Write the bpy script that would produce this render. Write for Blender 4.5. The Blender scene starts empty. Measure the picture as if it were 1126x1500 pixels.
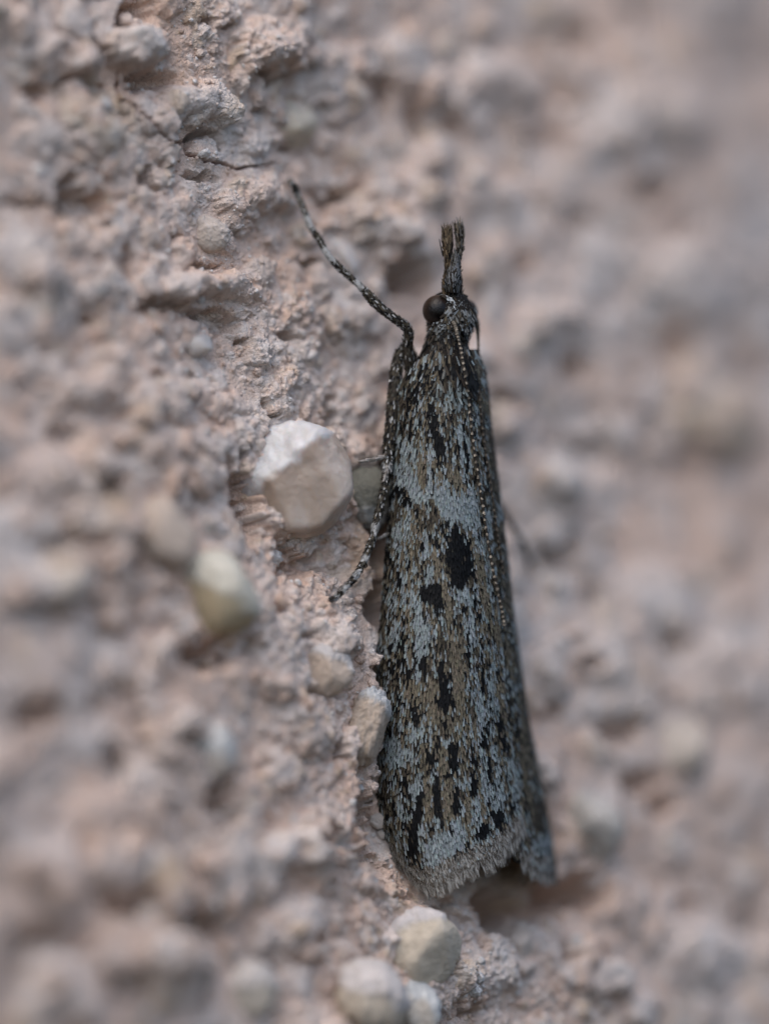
import bpy, math
import numpy as np
from mathutils import Vector

# ------------------------------------------------------------------ camera, sky, sun, exposure
# one unit is one millimetre; the camera looks along +Y, up is +Z
sc = bpy.context.scene
sc.unit_settings.system = 'METRIC'
sc.unit_settings.scale_length = 0.001
COL = sc.collection
D = 200.0                     # working distance to the plane of focus (y = 0)
PPM = 82.5                    # photograph pixels per mm at the plane of focus
cam_d = bpy.data.cameras.new('camera')
cam = bpy.data.objects.new('camera', cam_d); COL.objects.link(cam)
cam.location = (0, -D, 0); cam.rotation_euler = (math.radians(90), 0, 0)
cam_d.sensor_fit = 'VERTICAL'; cam_d.lens = 100.0; cam_d.sensor_height = 1500 / PPM * 100 / D
cam_d.clip_start = 1.0; cam_d.clip_end = 2000.0
APERTURE = 18.0               # diameter of the entrance pupil in mm
cam_d.dof.use_dof = True; cam_d.dof.focus_distance = D
cam_d.dof.aperture_fstop = 0.1 / APERTURE
cam_d.dof.aperture_blades = 0
sc.camera = cam

w = bpy.data.worlds.new("World"); sc.world = w; w.use_nodes = True
nt = w.node_tree; nt.nodes.clear()
sky = nt.nodes.new('ShaderNodeTexSky'); sky.sky_type = 'NISHITA'; sky.sun_disc = False
SUN_EL, SUN_AZ = math.radians(60), math.radians(212)
sky.sun_elevation = SUN_EL; sky.sun_rotation = SUN_AZ
sky.dust_density = 3.0; sky.air_density = 1.0; sky.ozone_density = 1.0
bg = nt.nodes.new('ShaderNodeBackground'); bg.inputs[1].default_value = 0.13
wo = nt.nodes.new('ShaderNodeOutputWorld')
nt.links.new(sky.outputs[0], bg.inputs[0]); nt.links.new(bg.outputs[0], wo.inputs[0])
sl = bpy.data.lights.new('sun', 'SUN'); sl.energy = 0.6; sl.angle = math.radians(75); sl.color = (1.0, 0.94, 0.88)
so = bpy.data.objects.new('sun', sl); COL.objects.link(so)
sdir = Vector((math.sin(SUN_AZ) * math.cos(SUN_EL), math.cos(SUN_AZ) * math.cos(SUN_EL), math.sin(SUN_EL)))
so.rotation_euler = sdir.to_track_quat('Z', 'Y').to_euler(); so.location = sdir * 100
sc.view_settings.view_transform = 'Standard'; sc.view_settings.look = 'None'
sc.view_settings.exposure = 0.72; sc.view_settings.gamma = 1.0
sc.cycles.diffuse_bounces = 6; sc.cycles.max_bounces = 10

# ------------------------------------------------------------------ coordinates
def W(px, py, y):
    """photograph pixel at depth y -> world mm"""
    f = (D + y) / D / PPM
    return np.stack([(px - 563) * f, y + 0 * px, (750 - py) * f], -1)
def topx(P):
    f = D / (D + P[..., 1]) * PPM
    return 563 + P[..., 0] * f, 750 - P[..., 2] * f

KX, KZ = 1.0, 0.29
Nn = np.array([KX, -1, KZ * KX]); Nn /= np.linalg.norm(Nn)
Uu = np.array([1, KX, 0.0]); Uu /= np.linalg.norm(Uu)
Vv = np.cross(Nn, Uu)
O = np.array([-1.4, 0, 0])
def uv_of(px, py, h=0.0):
    """point of the wall plane (raised by h) seen at a pixel"""
    px = np.asarray(px, float); py = np.asarray(py, float)
    d = W(px, py, np.zeros_like(px)) - np.array([0, -D, 0])
    c = np.array([0, -D, 0])
    t = (np.dot(O, Nn) + h - np.dot(c, Nn)) / (d @ Nn)
    P = c + d * t[..., None] if d.ndim > 1 else c + d * t
    R = P - O
    return R @ Uu, R @ Vv

rng = np.random.default_rng(7)
def sm(a, b, x):
    t = np.clip((x - a) / (b - a), 0, 1); return t * t * (3 - 2 * t)
_perm = rng.integers(0, 1 << 30, 4096)
def vnoise(x, y, seed=0):
    xi = np.floor(x).astype(np.int64); yi = np.floor(y).astype(np.int64)
    fx = x - xi; fy = y - yi
    fx = fx * fx * fx * (fx * (fx * 6 - 15) + 10); fy = fy * fy * fy * (fy * (fy * 6 - 15) + 10)
    def g(a, b):
        return (_perm[(a * 73 + b * 1997 + seed * 131 + _perm[(b * 31 + seed) & 4095]) & 4095] & 0xFFFF) / 32767.5 - 1
    return (g(xi, yi) * (1 - fx) + g(xi + 1, yi) * fx) * (1 - fy) + (g(xi, yi + 1) * (1 - fx) + g(xi + 1, yi + 1) * fx) * fy
def fbm(x, y, oct=4, seed=0, gain=0.5):
    s = 0; a = 1; n = 0
    for i in range(oct):
        c, q = math.cos(i * 1.1), math.sin(i * 1.1)
        s = s + a * vnoise((x * c - y * q) * 2 ** i + 11.3 * i, (x * q + y * c) * 2 ** i - 5.1 * i, seed + i); n += a; a *= gain
    return s / n

# ------------------------------------------------------------------ materials
def mat(name, rough=0.9, spec=0.3, attr='Col', noise=(8.0, 0.12), bump=(30.0, 0.02, 0.5), sss=0, sssr=(0.4, 0.25, 0.18), col=None, sheen=0, coat=0):
    m = bpy.data.materials.new(name); m.use_nodes = True
    n = m.node_tree; b = n.nodes['Principled BSDF']
    b.inputs['Roughness'].default_value = rough; b.inputs['Specular IOR Level'].default_value = spec
    if coat: b.inputs['Coat Weight'].default_value = coat
    tc = n.nodes.new('ShaderNodeTexCoord')
    nz = n.nodes.new('ShaderNodeTexNoise'); nz.inputs['Scale'].default_value = noise[0]; nz.inputs['Detail'].default_value = 5
    n.links.new(tc.outputs['Object'], nz.inputs['Vector'])
    mr = n.nodes.new('ShaderNodeMapRange'); mr.inputs[1].default_value = 0.3; mr.inputs[2].default_value = 0.7
    mr.inputs[3].default_value = 1 - noise[1]; mr.inputs[4].default_value = 1 + noise[1]
    n.links.new(nz.outputs[0], mr.inputs[0])
    if attr:
        a = n.nodes.new('ShaderNodeAttribute'); a.attribute_name = attr; src = a.outputs['Color']
    else:
        a = n.nodes.new('ShaderNodeRGB'); a.outputs[0].default_value = (*col, 1); src = a.outputs[0]
    mx = n.nodes.new('ShaderNodeVectorMath'); mx.operation = 'SCALE'
    n.links.new(src, mx.inputs[0]); n.links.new(mr.outputs[0], mx.inputs[3])
    n.links.new(mx.outputs[0], b.inputs['Base Color'])
    if bump:
        nb = n.nodes.new('ShaderNodeTexNoise'); nb.inputs['Scale'].default_value = bump[0]; nb.inputs['Detail'].default_value = 3
        n.links.new(tc.outputs['Object'], nb.inputs['Vector'])
        bp = n.nodes.new('ShaderNodeBump'); bp.inputs['Distance'].default_value = bump[1]; bp.inputs['Strength'].default_value = bump[2]
        n.links.new(nb.outputs[0], bp.inputs['Height']); n.links.new(bp.outputs[0], b.inputs['Normal'])
    if sss:
        b.inputs['Subsurface Weight'].default_value = sss
        b.inputs['Subsurface Radius'].default_value = sssr; b.inputs['Subsurface Scale'].default_value = 1.0
    return m
M_PLASTER = mat('pink_plaster', 0.95, 0.15, noise=(14.0, 0.12), bump=(24.0, 0.06, 1.0))
M_STONE = mat('pale_stone', 0.85, 0.2, noise=(5.0, 0.12), bump=(18.0, 0.05, 0.9))
M_QUARTZ = mat('milky_quartz', 0.45, 0.5, noise=(2.0, 0.06), bump=(16.0, 0.03, 0.55), sss=0.35, sssr=(0.7, 0.42, 0.28))
M_SCALE = mat('wing_scale', 0.6, 0.16, noise=(20.0, 0.15), bump=None)
M_MEMBRANE = mat('wing_membrane', 0.8, 0.1, attr=None, col=(0.012, 0.010, 0.008), bump=(30, 0.02, 0.4))
M_BODY = mat('dark_cuticle', 0.75, 0.15, attr=None, col=(0.014, 0.011, 0.009), bump=(25, 0.03, 0.6))
M_LEG = mat('leg_cuticle', 0.7, 0.3, noise=(20, 0.2), bump=(25, 0.02, 0.5))
M_HAIR = mat('fringe_hair', 0.6, 0.3, noise=(20, 0.1), bump=None)
def eye_mat():
    m = bpy.data.materials.new('compound_eye'); m.use_nodes = True
    n = m.node_tree; b = n.nodes['Principled BSDF']
    lw = n.nodes.new('ShaderNodeLayerWeight'); lw.inputs[0].default_value = .5
    rm = n.nodes.new('ShaderNodeValToRGB'); rm.color_ramp.elements[0].position = .08; rm.color_ramp.elements[0].color = (.003, .002, .002, 1)
    rm.color_ramp.elements[1].position = .75; rm.color_ramp.elements[1].color = (.045, .026, .016, 1)
    n.links.new(lw.outputs['Facing'], rm.inputs[0]); n.links.new(rm.outputs[0], b.inputs['Base Color'])
    b.inputs['Roughness'].default_value = 0.33; b.inputs['Specular IOR Level'].default_value = 0.3
    tc = n.nodes.new('ShaderNodeTexCoord'); v = n.nodes.new('ShaderNodeTexVoronoi'); v.inputs['Scale'].default_value = 30
    bp = n.nodes.new('ShaderNodeBump'); bp.inputs['Distance'].default_value = 0.012; bp.inputs['Strength'].default_value = 0.5; bp.invert = True
    n.links.new(tc.outputs['Object'], v.inputs['Vector']); n.links.new(v.outputs[0], bp.inputs['Height']); n.links.new(bp.outputs[0], b.inputs['Normal'])
    return m
M_EYE = eye_mat()

# ------------------------------------------------------------------ mesh helpers
def nrm(a): return a / np.maximum(np.linalg.norm(a, axis=-1, keepdims=True), 1e-9)
def mesh_obj(name, V, F, mtl, parent=None, col=None, smooth=True, kind=None, label=None):
    """V (n,3); F (m,k) array of one face size; col (n,3)"""
    me = bpy.data.meshes.new(name)
    V = np.ascontiguousarray(V, np.float32); F = np.ascontiguousarray(F, np.int32)
    me.vertices.add(len(V)); me.vertices.foreach_set('co', V.ravel())
    k = F.shape[1]
    me.loops.add(F.size); me.loops.foreach_set('vertex_index', F.ravel())
    me.polygons.add(len(F)); me.polygons.foreach_set('loop_start', np.arange(0, F.size, k, dtype=np.int32))
    me.polygons.foreach_set('loop_total', np.full(len(F), k, np.int32))
    me.polygons.foreach_set('use_smooth', np.full(len(F), smooth))
    me.update(calc_edges=True)
    if col is not None:
        a = me.attributes.new('Col', 'FLOAT_COLOR', 'POINT')
        c = np.ones((len(V), 4), np.float32); c[:, :3] = col
        a.data.foreach_set('color', c.ravel())
    me.materials.append(mtl)
    o = bpy.data.objects.new(name, me); COL.objects.link(o)
    if parent is not None: o.parent = parent
    if kind: o['kind'] = kind
    if label: o['label'] = label
    return o
def grid_faces(nu, nv, wrap=False):
    i, j = np.meshgrid(np.arange(nu - 1), np.arange(nv if wrap else nv - 1), indexing='ij')
    a = i * nv + j; b = i * nv + (j + 1) % nv
    return np.stack([a, b, b + nv, a + nv], -1).reshape(-1, 4)
def empty(name, loc):
    o = bpy.data.objects.new(name, None); COL.objects.link(o); o.location = loc; o.empty_display_size = 1.0
    return o
def icosphere(n):
    t = (1 + 5 ** .5) / 2
    V = [(-1, t, 0), (1, t, 0), (-1, -t, 0), (1, -t, 0), (0, -1, t), (0, 1, t), (0, -1, -t), (0, 1, -t), (t, 0, -1), (t, 0, 1), (-t, 0, -1), (-t, 0, 1)]
    V = [np.array(v) / np.linalg.norm(v) for v in V]
    F = [(0, 11, 5), (0, 5, 1), (0, 1, 7), (0, 7, 10), (0, 10, 11), (1, 5, 9), (5, 11, 4), (11, 10, 2), (10, 7, 6), (7, 1, 8), (3, 9, 4), (3, 4, 2), (3, 2, 6), (3, 6, 8), (3, 8, 9), (4, 9, 5), (2, 4, 11), (6, 2, 10), (8, 6, 7), (9, 8, 1)]
    for _ in range(n):
        c = {}; G = []
        def mid(a, b):
            k = (min(a, b), max(a, b))
            if k not in c:
                m = V[a] + V[b]; V.append(m / np.linalg.norm(m)); c[k] = len(V) - 1
            return c[k]
        for a, b, d in F:
            x, y, z = mid(a, b), mid(b, d), mid(d, a)
            G += [(a, x, z), (b, y, x), (d, z, y), (x, y, z)]
        F = G
    return np.array(V), np.array(F)
ICO = {n: icosphere(n) for n in (0, 1, 2, 4, 5)}

# ------------------------------------------------------------------ outline of the moth (photograph pixels along its length)
PYK = np.array([440, 480, 500, 520, 540, 560, 600, 640, 700, 760, 820, 880, 960, 1020, 1060, 1110, 1160, 1210, 1260, 1300, 1340])
XLK = np.array([628, 624, 618, 608, 601, 596, 591, 588, 585, 581, 577, 573, 568, 565, 562, 561, 564, 572, 588, 606, 627])
XRK = np.array([692, 690, 694, 701, 708, 712, 716, 720, 728, 735, 742, 748, 759, 767, 773, 783, 793, 803, 810, 812, 812])
def xL(py): return np.interp(py, PYK, XLK)
def xR(py): return np.interp(py, PYK, XRK)
def ratio(py): return np.interp(py, [500, 640, 900, 1100, 1300], [1.05, 1.05, 1.0, 0.85, 0.7])
def yfront(py): return np.interp(py, [440, 500, 700, 1000, 1300], [0.05, 0.0, -0.05, -0.12, -0.15])
S2 = math.sqrt(2)
def section(py, th, grow=0.0):
    """point on the folded-wing tube at image row py, angle th (0 = left wing edge, pi/2 = back ridge, pi = right edge)"""
    py = py + 0 * th
    l, r, q, yf = xL(py), xR(py), ratio(py), yfront(py)
    w_ = (r - l) / PPM
    a = w_ * S2 / (1 + np.sqrt(1 + q * q)); b = a * q
    cx = (l - 563) / PPM + a / S2
    cy = yf + np.sqrt(a * a + b * b) / S2
    a = a + grow; b = b + grow
    ex = 0.9                       # slightly squared tube
    ct, st = np.cos(th), np.sin(th)
    ct = np.sign(ct) * np.abs(ct) ** ex; st = np.sign(st) * np.abs(st) ** ex
    x = cx + (-a * ct + b * st) / S2
    y = cy + (-a * ct - b * st) / S2
    z = (750 - py) / PPM
    return np.stack([x * (D + y) / D, y, z * (D + y) / D], -1)
def surf_y(px, py):
    th = np.linspace(0.0, 2.3, 80); P = section(np.full(80, float(py)), th)
    x, _ = topx(P); k = np.argmax(x) + 1
    return float(np.interp(px, x[:k], P[:k, 1]))

# ================================================================== the wall
wall = empty('rough_plaster_wall', (-1.4, 0, 0))
wall['label'] = 'pinkish white roughcast plaster wall with embedded pebbles behind the moth'
wall['category'] = 'wall'
def local(V): return V - np.array(wall.location)

# non-uniform grid over the wall plane
def axis(segs):
    out = []
    for a, b, step in segs:
        out.append(np.arange(a, b, step))
    return np.concatenate(out)
UF0, UF1 = -5.9, 4.6
us = axis([(-60, -24, 1.2), (-24, -12, .25), (-12, -9, .08), (-9, UF0, .045), (UF0, UF1, .0205), (UF1, 9, .05), (9, 16, .08), (16, 26, .25), (26, 60.1, 1.2)])
vs = axis([(-60, -20, 1.2), (-20, -13, .25), (-13, -10.2, .08), (-10.2, 10.4, .0215), (10.4, 14, .08), (14, 22, .25), (22, 60.1, 1.2)])
nu, nv = len(us), len(vs)
U, Vg = np.meshgrid(us, vs, indexing='ij')
H = 0.42 * fbm(U / 5.5 + 3, Vg / 5.0, 3, 1) + 0.16 * fbm(U / 1.6, Vg / 1.6, 3, 5)
TINT = np.zeros(H.shape + (3,), np.float32)      # per-grain albedo shift
PINK = np.array([0.69, 0.512, 0.412]); WHITE = np.array([0.72, 0.685, 0.655]); TAN = np.array([0.56, 0.44, 0.30]); BLUE = np.array([0.50, 0.47, 0.44])

def stamp(u, v, r, hgt, asp=1.0, ang=0.0, poly=None, sink=0.25, add=False, power=0.5, tint=None, blend=0.03, offset=0.0):
    if not add and r > .13 and u > 3.5: hgt = hgt * max(.5, 1 - (u - 3.5) * .12)
    R = r * max(asp, 1 / asp) * 1.25
    i0, i1 = np.searchsorted(us, [u - R, u + R]); j0, j1 = np.searchsorted(vs, [v - R, v + R])
    if i1 - i0 < 2 or j1 - j0 < 2: return
    du = U[i0:i1, j0:j1] - u; dv = Vg[i0:i1, j0:j1] - v
    if r > .14:
        q_ = 1.6 / r
        wx = vnoise(du * q_ + u * 7, dv * q_ + v * 5, 3) + .5 * vnoise(du * q_ * 2.3 + u, dv * q_ * 2.3, 4)
        wz = vnoise(du * q_ + u * 3, dv * q_ - v * 5, 5) + .5 * vnoise(du * q_ * 2.3 + u, dv * q_ * 2.3 + 9, 6)
        du = du + .24 * r * wx; dv = dv + .24 * r * wz
    c, s = math.cos(ang), math.sin(ang)
    a = (du * c + dv * s) / (r * asp); b = (-du * s + dv * c) * asp / r
    d2 = a * a + b * b
    if poly is not None:
        pd = np.max(np.stack([a * math.cos(q) + b * math.sin(q) for q in poly]), 0) * 1.08
        d2 = 0.45 * d2 + 0.55 * np.clip(pd, 0, 9) ** 2
    m = d2 < 1
    if not m.any(): return
    prof = np.where(m, np.clip(1 - d2, 0, 1) ** power, 0) * hgt
    S = H[i0:i1, j0:j1]
    if add:
        S += prof
        if tint is not None: TINT[i0:i1, j0:j1] += (prof / abs(hgt))[..., None] * tint
        return
    base = H[min(i0 + (i1 - i0) // 2, nu - 1), min(j0 + (j1 - j0) // 2, nv - 1)]
    cand = np.where(m, base + prof - sink * hgt + offset, -99)
    # smooth maximum so the plaster closes round the grain
    k = blend; hh = np.clip(0.5 + 0.5 * (cand - S) / k, 0, 1)
    new = np.where(m, cand * hh + S * (1 - hh) + k * hh * (1 - hh), S)
    H[i0:i1, j0:j1] = new
    if tint is not None:
        T = TINT[i0:i1, j0:j1]; T[:] = T * (1 - hh[..., None] * m[..., None]) + tint * (hh * m)[..., None]
def rp(n=5):
    return [q + rng.uniform(-.35, .35) for q in np.linspace(0, 2 * math.pi, n, endpoint=False)]
def spx(px, py, rx, ry, hgt, add=True, ang=0.0, tint=None, power=0.8, poly=None, sink=0.2):
    """a hollow (negative) or lump seen at a pixel, with radii in pixels"""
    u, v = uv_of(px, py, 0.0 if hgt < 0 else hgt * 0.6)
    ru, rv = rx / PPM * 1.42, ry / PPM * 1.04
    r = math.sqrt(ru * rv); asp = math.sqrt(ru / rv)
    stamp(float(u), float(v), r, hgt, asp, math.radians(ang), poly, add=add, tint=tint, power=power, sink=sink, blend=0.05)

def rnd_tint(kind=None):
    k = rng.random() if kind is None else kind
    if k < .45: return (WHITE - PINK) * rng.uniform(.3, 1)
    if k < .62: return (TAN - PINK) * rng.uniform(.3, 1)
    if k < .66: return (BLUE - PINK) * rng.uniform(.3, .9)
    return PINK * rng.uniform(-.12, .1)
# broad lumps
for _ in range(300):
    r = rng.uniform(.3, 1.0)
    stamp(rng.uniform(-16, 17), rng.uniform(-14, 14), r, r * rng.uniform(.25, .55), rng.uniform(.75, 1.35), rng.uniform(0, 3.1), rp(int(rng.integers(4, 7))), sink=.35, tint=rnd_tint(), blend=.16, power=.6)
# lumps and hollows where the photograph shows them: px, py, rx, ry, height
LS = lambda px_: float(np.interp(px_, [0, 250, 640, 760, 1126], [.75, .8, .75, .5, .38]))
for a in [(100, 75, 55, 40, .5), (130, 92, 32, 28, .5), (205, 62, 42, 38, .75), (60, 35, 60, 45, .4), (285, 150, 40, 34, .5), (225, 165, 45, 30, .2),
          (380, 75, 45, 35, .5), (490, 120, 50, 60, .45), (400, 280, 50, 26, .45), (330, 415, 75, 22, .55), (240, 420, 45, 30, .3), (150, 560, 70, 34, .6), (230, 590, 42, 32, .5),
          (140, 800, 60, 45, .5), (70, 860, 80, 26, .5), (60, 980, 60, 45, .4), (200, 960, 55, 45, .35), (345, 590, 30, 22, .3), (290, 640, 40, 25, .3), (90, 450, 40, 40, .3), (165, 350, 40, 30, .2),
          (75, 400, 45, 25, .35), (150, 200, 40, 40, .3), (80, 700, 70, 40, .3), (90, 180, 50, 50, .3),
          (150, 1190, 70, 40, .35), (60, 1250, 60, 60, .3), (220, 1150, 50, 45, .3), (200, 1265, 60, 35, .4), (250, 1060, 45, 30, .3), (440, 1250, 60, 45, .45), (440, 1350, 45, 40, .5), (250, 1400, 55, 35, .45), (110, 1450, 70, 50, .5),
          (400, 1010, 30, 26, .3), (430, 1080, 60, 24, .3), (550, 1190, 26, 22, .45), (500, 1240, 40, 30, .4), (560, 1260, 34, 40, .45), (500, 930, 30, 40, .5), (560, 960, 20, 14, .4),
          (720, 110, 90, 40, .6), (880, 190, 70, 50, .6), (960, 170, 80, 60, .4), (1010, 430, 80, 60, .6), (800, 710, 70, 45, .6), (640, 230, 40, 30, .4), (700, 280, 60, 30, .4), (800, 470, 60, 34, .5),
          (900, 640, 70, 30, .3), (905, 720, 70, 50, .4), (1050, 620, 60, 70, .4), (870, 960, 50, 45, .5), (790, 1130, 40, 40, .45), (1060, 1000, 70, 60, .5), (960, 860, 60, 50, .4), (760, 900, 40, 40, .3), (1000, 1230, 70, 50, .3),
          (780, 1370, 34, 40, .4), (850, 1410, 45, 34, .45), (920, 1330, 60, 40, .45), (720, 1420, 50, 40, .45), (1040, 1400, 70, 50, .4), (940, 1460, 50, 34, .4), (1080, 1150, 60, 60, .3), (640, 560, 60, 60, .2), (520, 460, 40, 40, .3), (560, 330, 60, 20, .35), (600, 90, 50, 50, .4)]:
    spx(*a[:4], a[4] * LS(a[0]), add=True, power=.9, tint=(WHITE - PINK) * rng.uniform(0.1, .9))
for a in [(190, 18, 28, 20, -.6), (166, 38, 13, 17, -.6), (122, 124, 40, 14, -.6), (118, 38, 16, 12, -.4), (215, 118, 36, 20, -.45), (370, 120, 24, 10, -.5), (300, 208, 28, 16, -.4), (372, 168, 12, 26, -.4),
          (290, 38, 38, 10, -.3), (62, 130, 22, 14, -.4), (228, 262, 24, 20, -.55), (298, 256, 28, 9, -.3), (128, 300, 38, 48, -.9), (50, 292, 44, 12, -.35), (262, 350, 11, 30, -.4), (340, 345, 9, 26, -.35), (303, 385, 34, 7, -.35),
          (195, 385, 12, 40, -.3), (245, 445, 50, 12, -.4), (320, 468, 55, 20, -.65), (75, 435, 30, 24, -.6), (140, 468, 36, 12, -.5), (420, 492, 18, 13, -.6), (365, 495, 16, 10, -.4), (298, 560, 10, 18, -.5), (240, 548, 13, 13, -.5),
          (400, 590, 14, 22, -.35), (485, 605, 16, 30, -.55), (95, 640, 34, 18, -.6), (170, 668, 55, 14, -.6), (145, 700, 30, 34, -.7), (272, 655, 11, 16, -.5), (322, 655, 9, 9, -.5), (268, 725, 34, 13, -.5), (345, 700, 14, 45, -.5),
          (555, 125, 18, 50, -.7), (610, 180, 20, 34, -.4), (500, 288, 48, 26, -.6), (450, 250, 20, 12, -.4), (590, 410, 40, 34, -.7), (460, 392, 26, 18, -.7), (455, 330, 14, 10, -.4), (575, 300, 22, 18, -.3), (430, 215, 22, 12, -.5),
          (75, 795, 75, 17, -.6), (196, 830, 10, 50, -.8), (45, 895, 60, 12, -.4), (145, 925, 14, 14, -.4), (40, 1045, 40, 32, -.6), (135, 1030, 20, 14, -.5), (210, 1060, 22, 22, -.6), (168, 1120, 15, 28, -.6), (65, 1150, 60, 8, -.2), (315, 1180, 30, 36, -.9), (290, 965, 55, 32, -.8), (355, 955, 30, 20, -.5),
          (110, 1290, 20, 10, -.4), (190, 1335, 55, 20, -.65), (290, 1350, 36, 34, -.75), (75, 1375, 55, 20, -.6), (20, 1420, 26, 50, -.6), (460, 1392, 16, 26, -.8), (400, 1412, 16, 13, -.6), (540, 1390, 20, 14, -.8), (300, 1450, 16, 40, -.5),
          (410, 1145, 13, 11, -.4), (480, 1222, 9, 9, -.4), (440, 935, 20, 9, -.4), (435, 1015, 30, 7, -.3), (497, 1105, 14, 16, -.6), (540, 1168, 20, 26, -.7), (552, 978, 16, 36, -1.0), (552, 885, 22, 50, -1.0), (548, 800, 30, 60, -.8), (560, 700, 30, 60, -.5), (455, 812, 60, 44, -.5), (372, 745, 26, 60, -.8), (372, 690, 18, 50, -.5),
          (845, 540, 34, 28, -.7), (915, 30, 40, 26, -.6), (828, 60, 34, 26, -.5), (660, 190, 20, 26, -.4), (790, 200, 70, 12, -.3), (945, 285, 40, 28, -.75), (985, 330, 30, 20, -.4), (842, 322, 30, 17, -.5), (750, 390, 30, 14, -.4), (780, 300, 14, 28, -.25), (865, 652, 60, 17, -.6),
          (735, 592, 26, 28, -.5), (985, 512, 40, 24, -.6), (1090, 545, 60, 20, -.45), (830, 808, 34, 26, -.7), (780, 835, 30, 10, -.4), (872, 875, 18, 30, -.5), (835, 945, 24, 16, -.4), (985, 942, 40, 18, -.65), (850, 975, 22, 13, -.6), (905, 1075, 40, 22, -.5), (805, 1045, 28, 15, -.5), (930, 1150, 40, 20, -.75), (965, 1185, 26, 20, -.6),
          (720, 1335, 110, 42, -1.5), (835, 1308, 60, 36, -1.3), (820, 1398, 20, 16, -.7), (880, 1395, 24, 16, -.4), (1010, 1330, 34, 20, -.4), (700, 1480, 30, 8, -.4), (1010, 690, 30, 30, -.3), (1100, 1350, 34, 34, -.5), (1080, 830, 40, 20, -.3)]:
    spx(*a[:4], a[4] * (1.25 if a[4] <= -1 else 2.1 * LS(a[0]) if a[4] > -.68 or a[0] > 640 else 2.0), add=True, power=1.4)
# rounded grains under the plaster skin
for _ in range(950):
    r = rng.uniform(.14, .36)
    stamp(rng.uniform(-11, 13), rng.uniform(-11, 11), r, r * rng.uniform(.5, 1.0), rng.uniform(.8, 1.25), rng.uniform(0, 3.1), rp(6), sink=.3, tint=rnd_tint(), blend=.07, power=.55)
# grains
for _ in range(1500):
    r = .07 + .24 * rng.random() ** 1.6
    stamp(rng.uniform(-12, 14), rng.uniform(-12, 12), r, r * rng.uniform(.25, .7), rng.uniform(.75, 1.35), rng.uniform(0, 3.1), rp(5), sink=.4, tint=rnd_tint() if rng.random() < .6 else None, blend=.07, power=.6)
nearw = np.clip(1 - np.abs(U) / 20, 0, 1)
CRU = sm(-.22, .25, fbm(U / 2.4 + 17, Vg / 2.4, 2, 77))
cu, cv = uv_of(285, 215, .3)
CRU = np.minimum(CRU, sm(.9, 2.0, np.hypot((U - cu) * .8, Vg - cv))) * .85 + .15
nearw = nearw * CRU
def crumble(u, v): return CRU[min(np.searchsorted(us, u), nu - 1), min(np.searchsorted(vs, v), nv - 1)]
H += nearw * (0.06 * np.abs(fbm(U / .5, Vg / .45, 3, 21, .55)) + .018 * np.abs(vnoise(U / .17, Vg / .16, 23)) + .03 * fbm(U / .2, Vg / .2, 2, 24))
for _ in range(26000):
    r = .03 + .06 * rng.random() ** 2
    gu, gv = rng.uniform(UF0, UF1), rng.uniform(-10, 10)
    if rng.random() > crumble(gu, gv): continue
    stamp(gu, gv, r, r * rng.uniform(.4, 1.0), rng.uniform(.8, 1.25), rng.uniform(0, 3.1), None, sink=.35, tint=rnd_tint() if rng.random() < .5 else None, blend=.02, power=.6)
H += (0.014 * np.abs(vnoise(U / .085, Vg / .08, 31)) + .018 * vnoise(U / .05, Vg / .05, 33)) * np.clip(1 - np.abs(U) / 12, 0, 1) * (.4 + .6 * CRU)

# sideways crumble, so that grains overhang a little
SU = 0.10 * fbm(U / .5 + 40, Vg / .5, 3, 41) * np.clip(1 - np.abs(U) / 20, 0, 1)
SV = 0.10 * fbm(U / .5, Vg / .5 + 70, 3, 51) * np.clip(1 - np.abs(U) / 20, 0, 1)
P0 = O + (U + SU)[..., None] * Uu + (Vg + SV)[..., None] * Vv
# room for the moth resting in its furrow
for it in range(5):
    P = P0 + H[..., None] * Nn
    px, py = topx(P)
    pc = np.clip(py, 440, 1330)
    l, r = xL(pc), xR(pc)
    Lp = section(pc, np.zeros_like(pc)); Rp = section(pc, np.full_like(pc, math.pi))
    yl, yr = Lp[..., 1], Rp[..., 1]
    f = np.clip((px - l) / (r - l), 0, 1)
    need = yl + (yr - yl) * f + 0.10
    need = np.where(pc < 560, np.maximum(need, 1.2 - (pc - 440) / 120 * .6), need)
    l = l + 4 * vnoise(py / 17, px / 60, 55) + 3 * vnoise(py / 6, px / 30, 56)
    need -= np.clip(l + 3 - px, 0, 999) / PPM * 2.0 + np.clip(px - r, 0, 999) / PPM * 1.5
    need -= np.clip(py - 1322, 0, 999) / PPM * 2.5 + np.clip(440 - py, 0, 999) / PPM * 3.0
    viol = np.clip(need - P[..., 1], 0, 9)
    H -= viol * 1.2 * (np.abs(U) < 20)
P = P0 + H[..., None] * Nn
px, py = topx(P)
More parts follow.
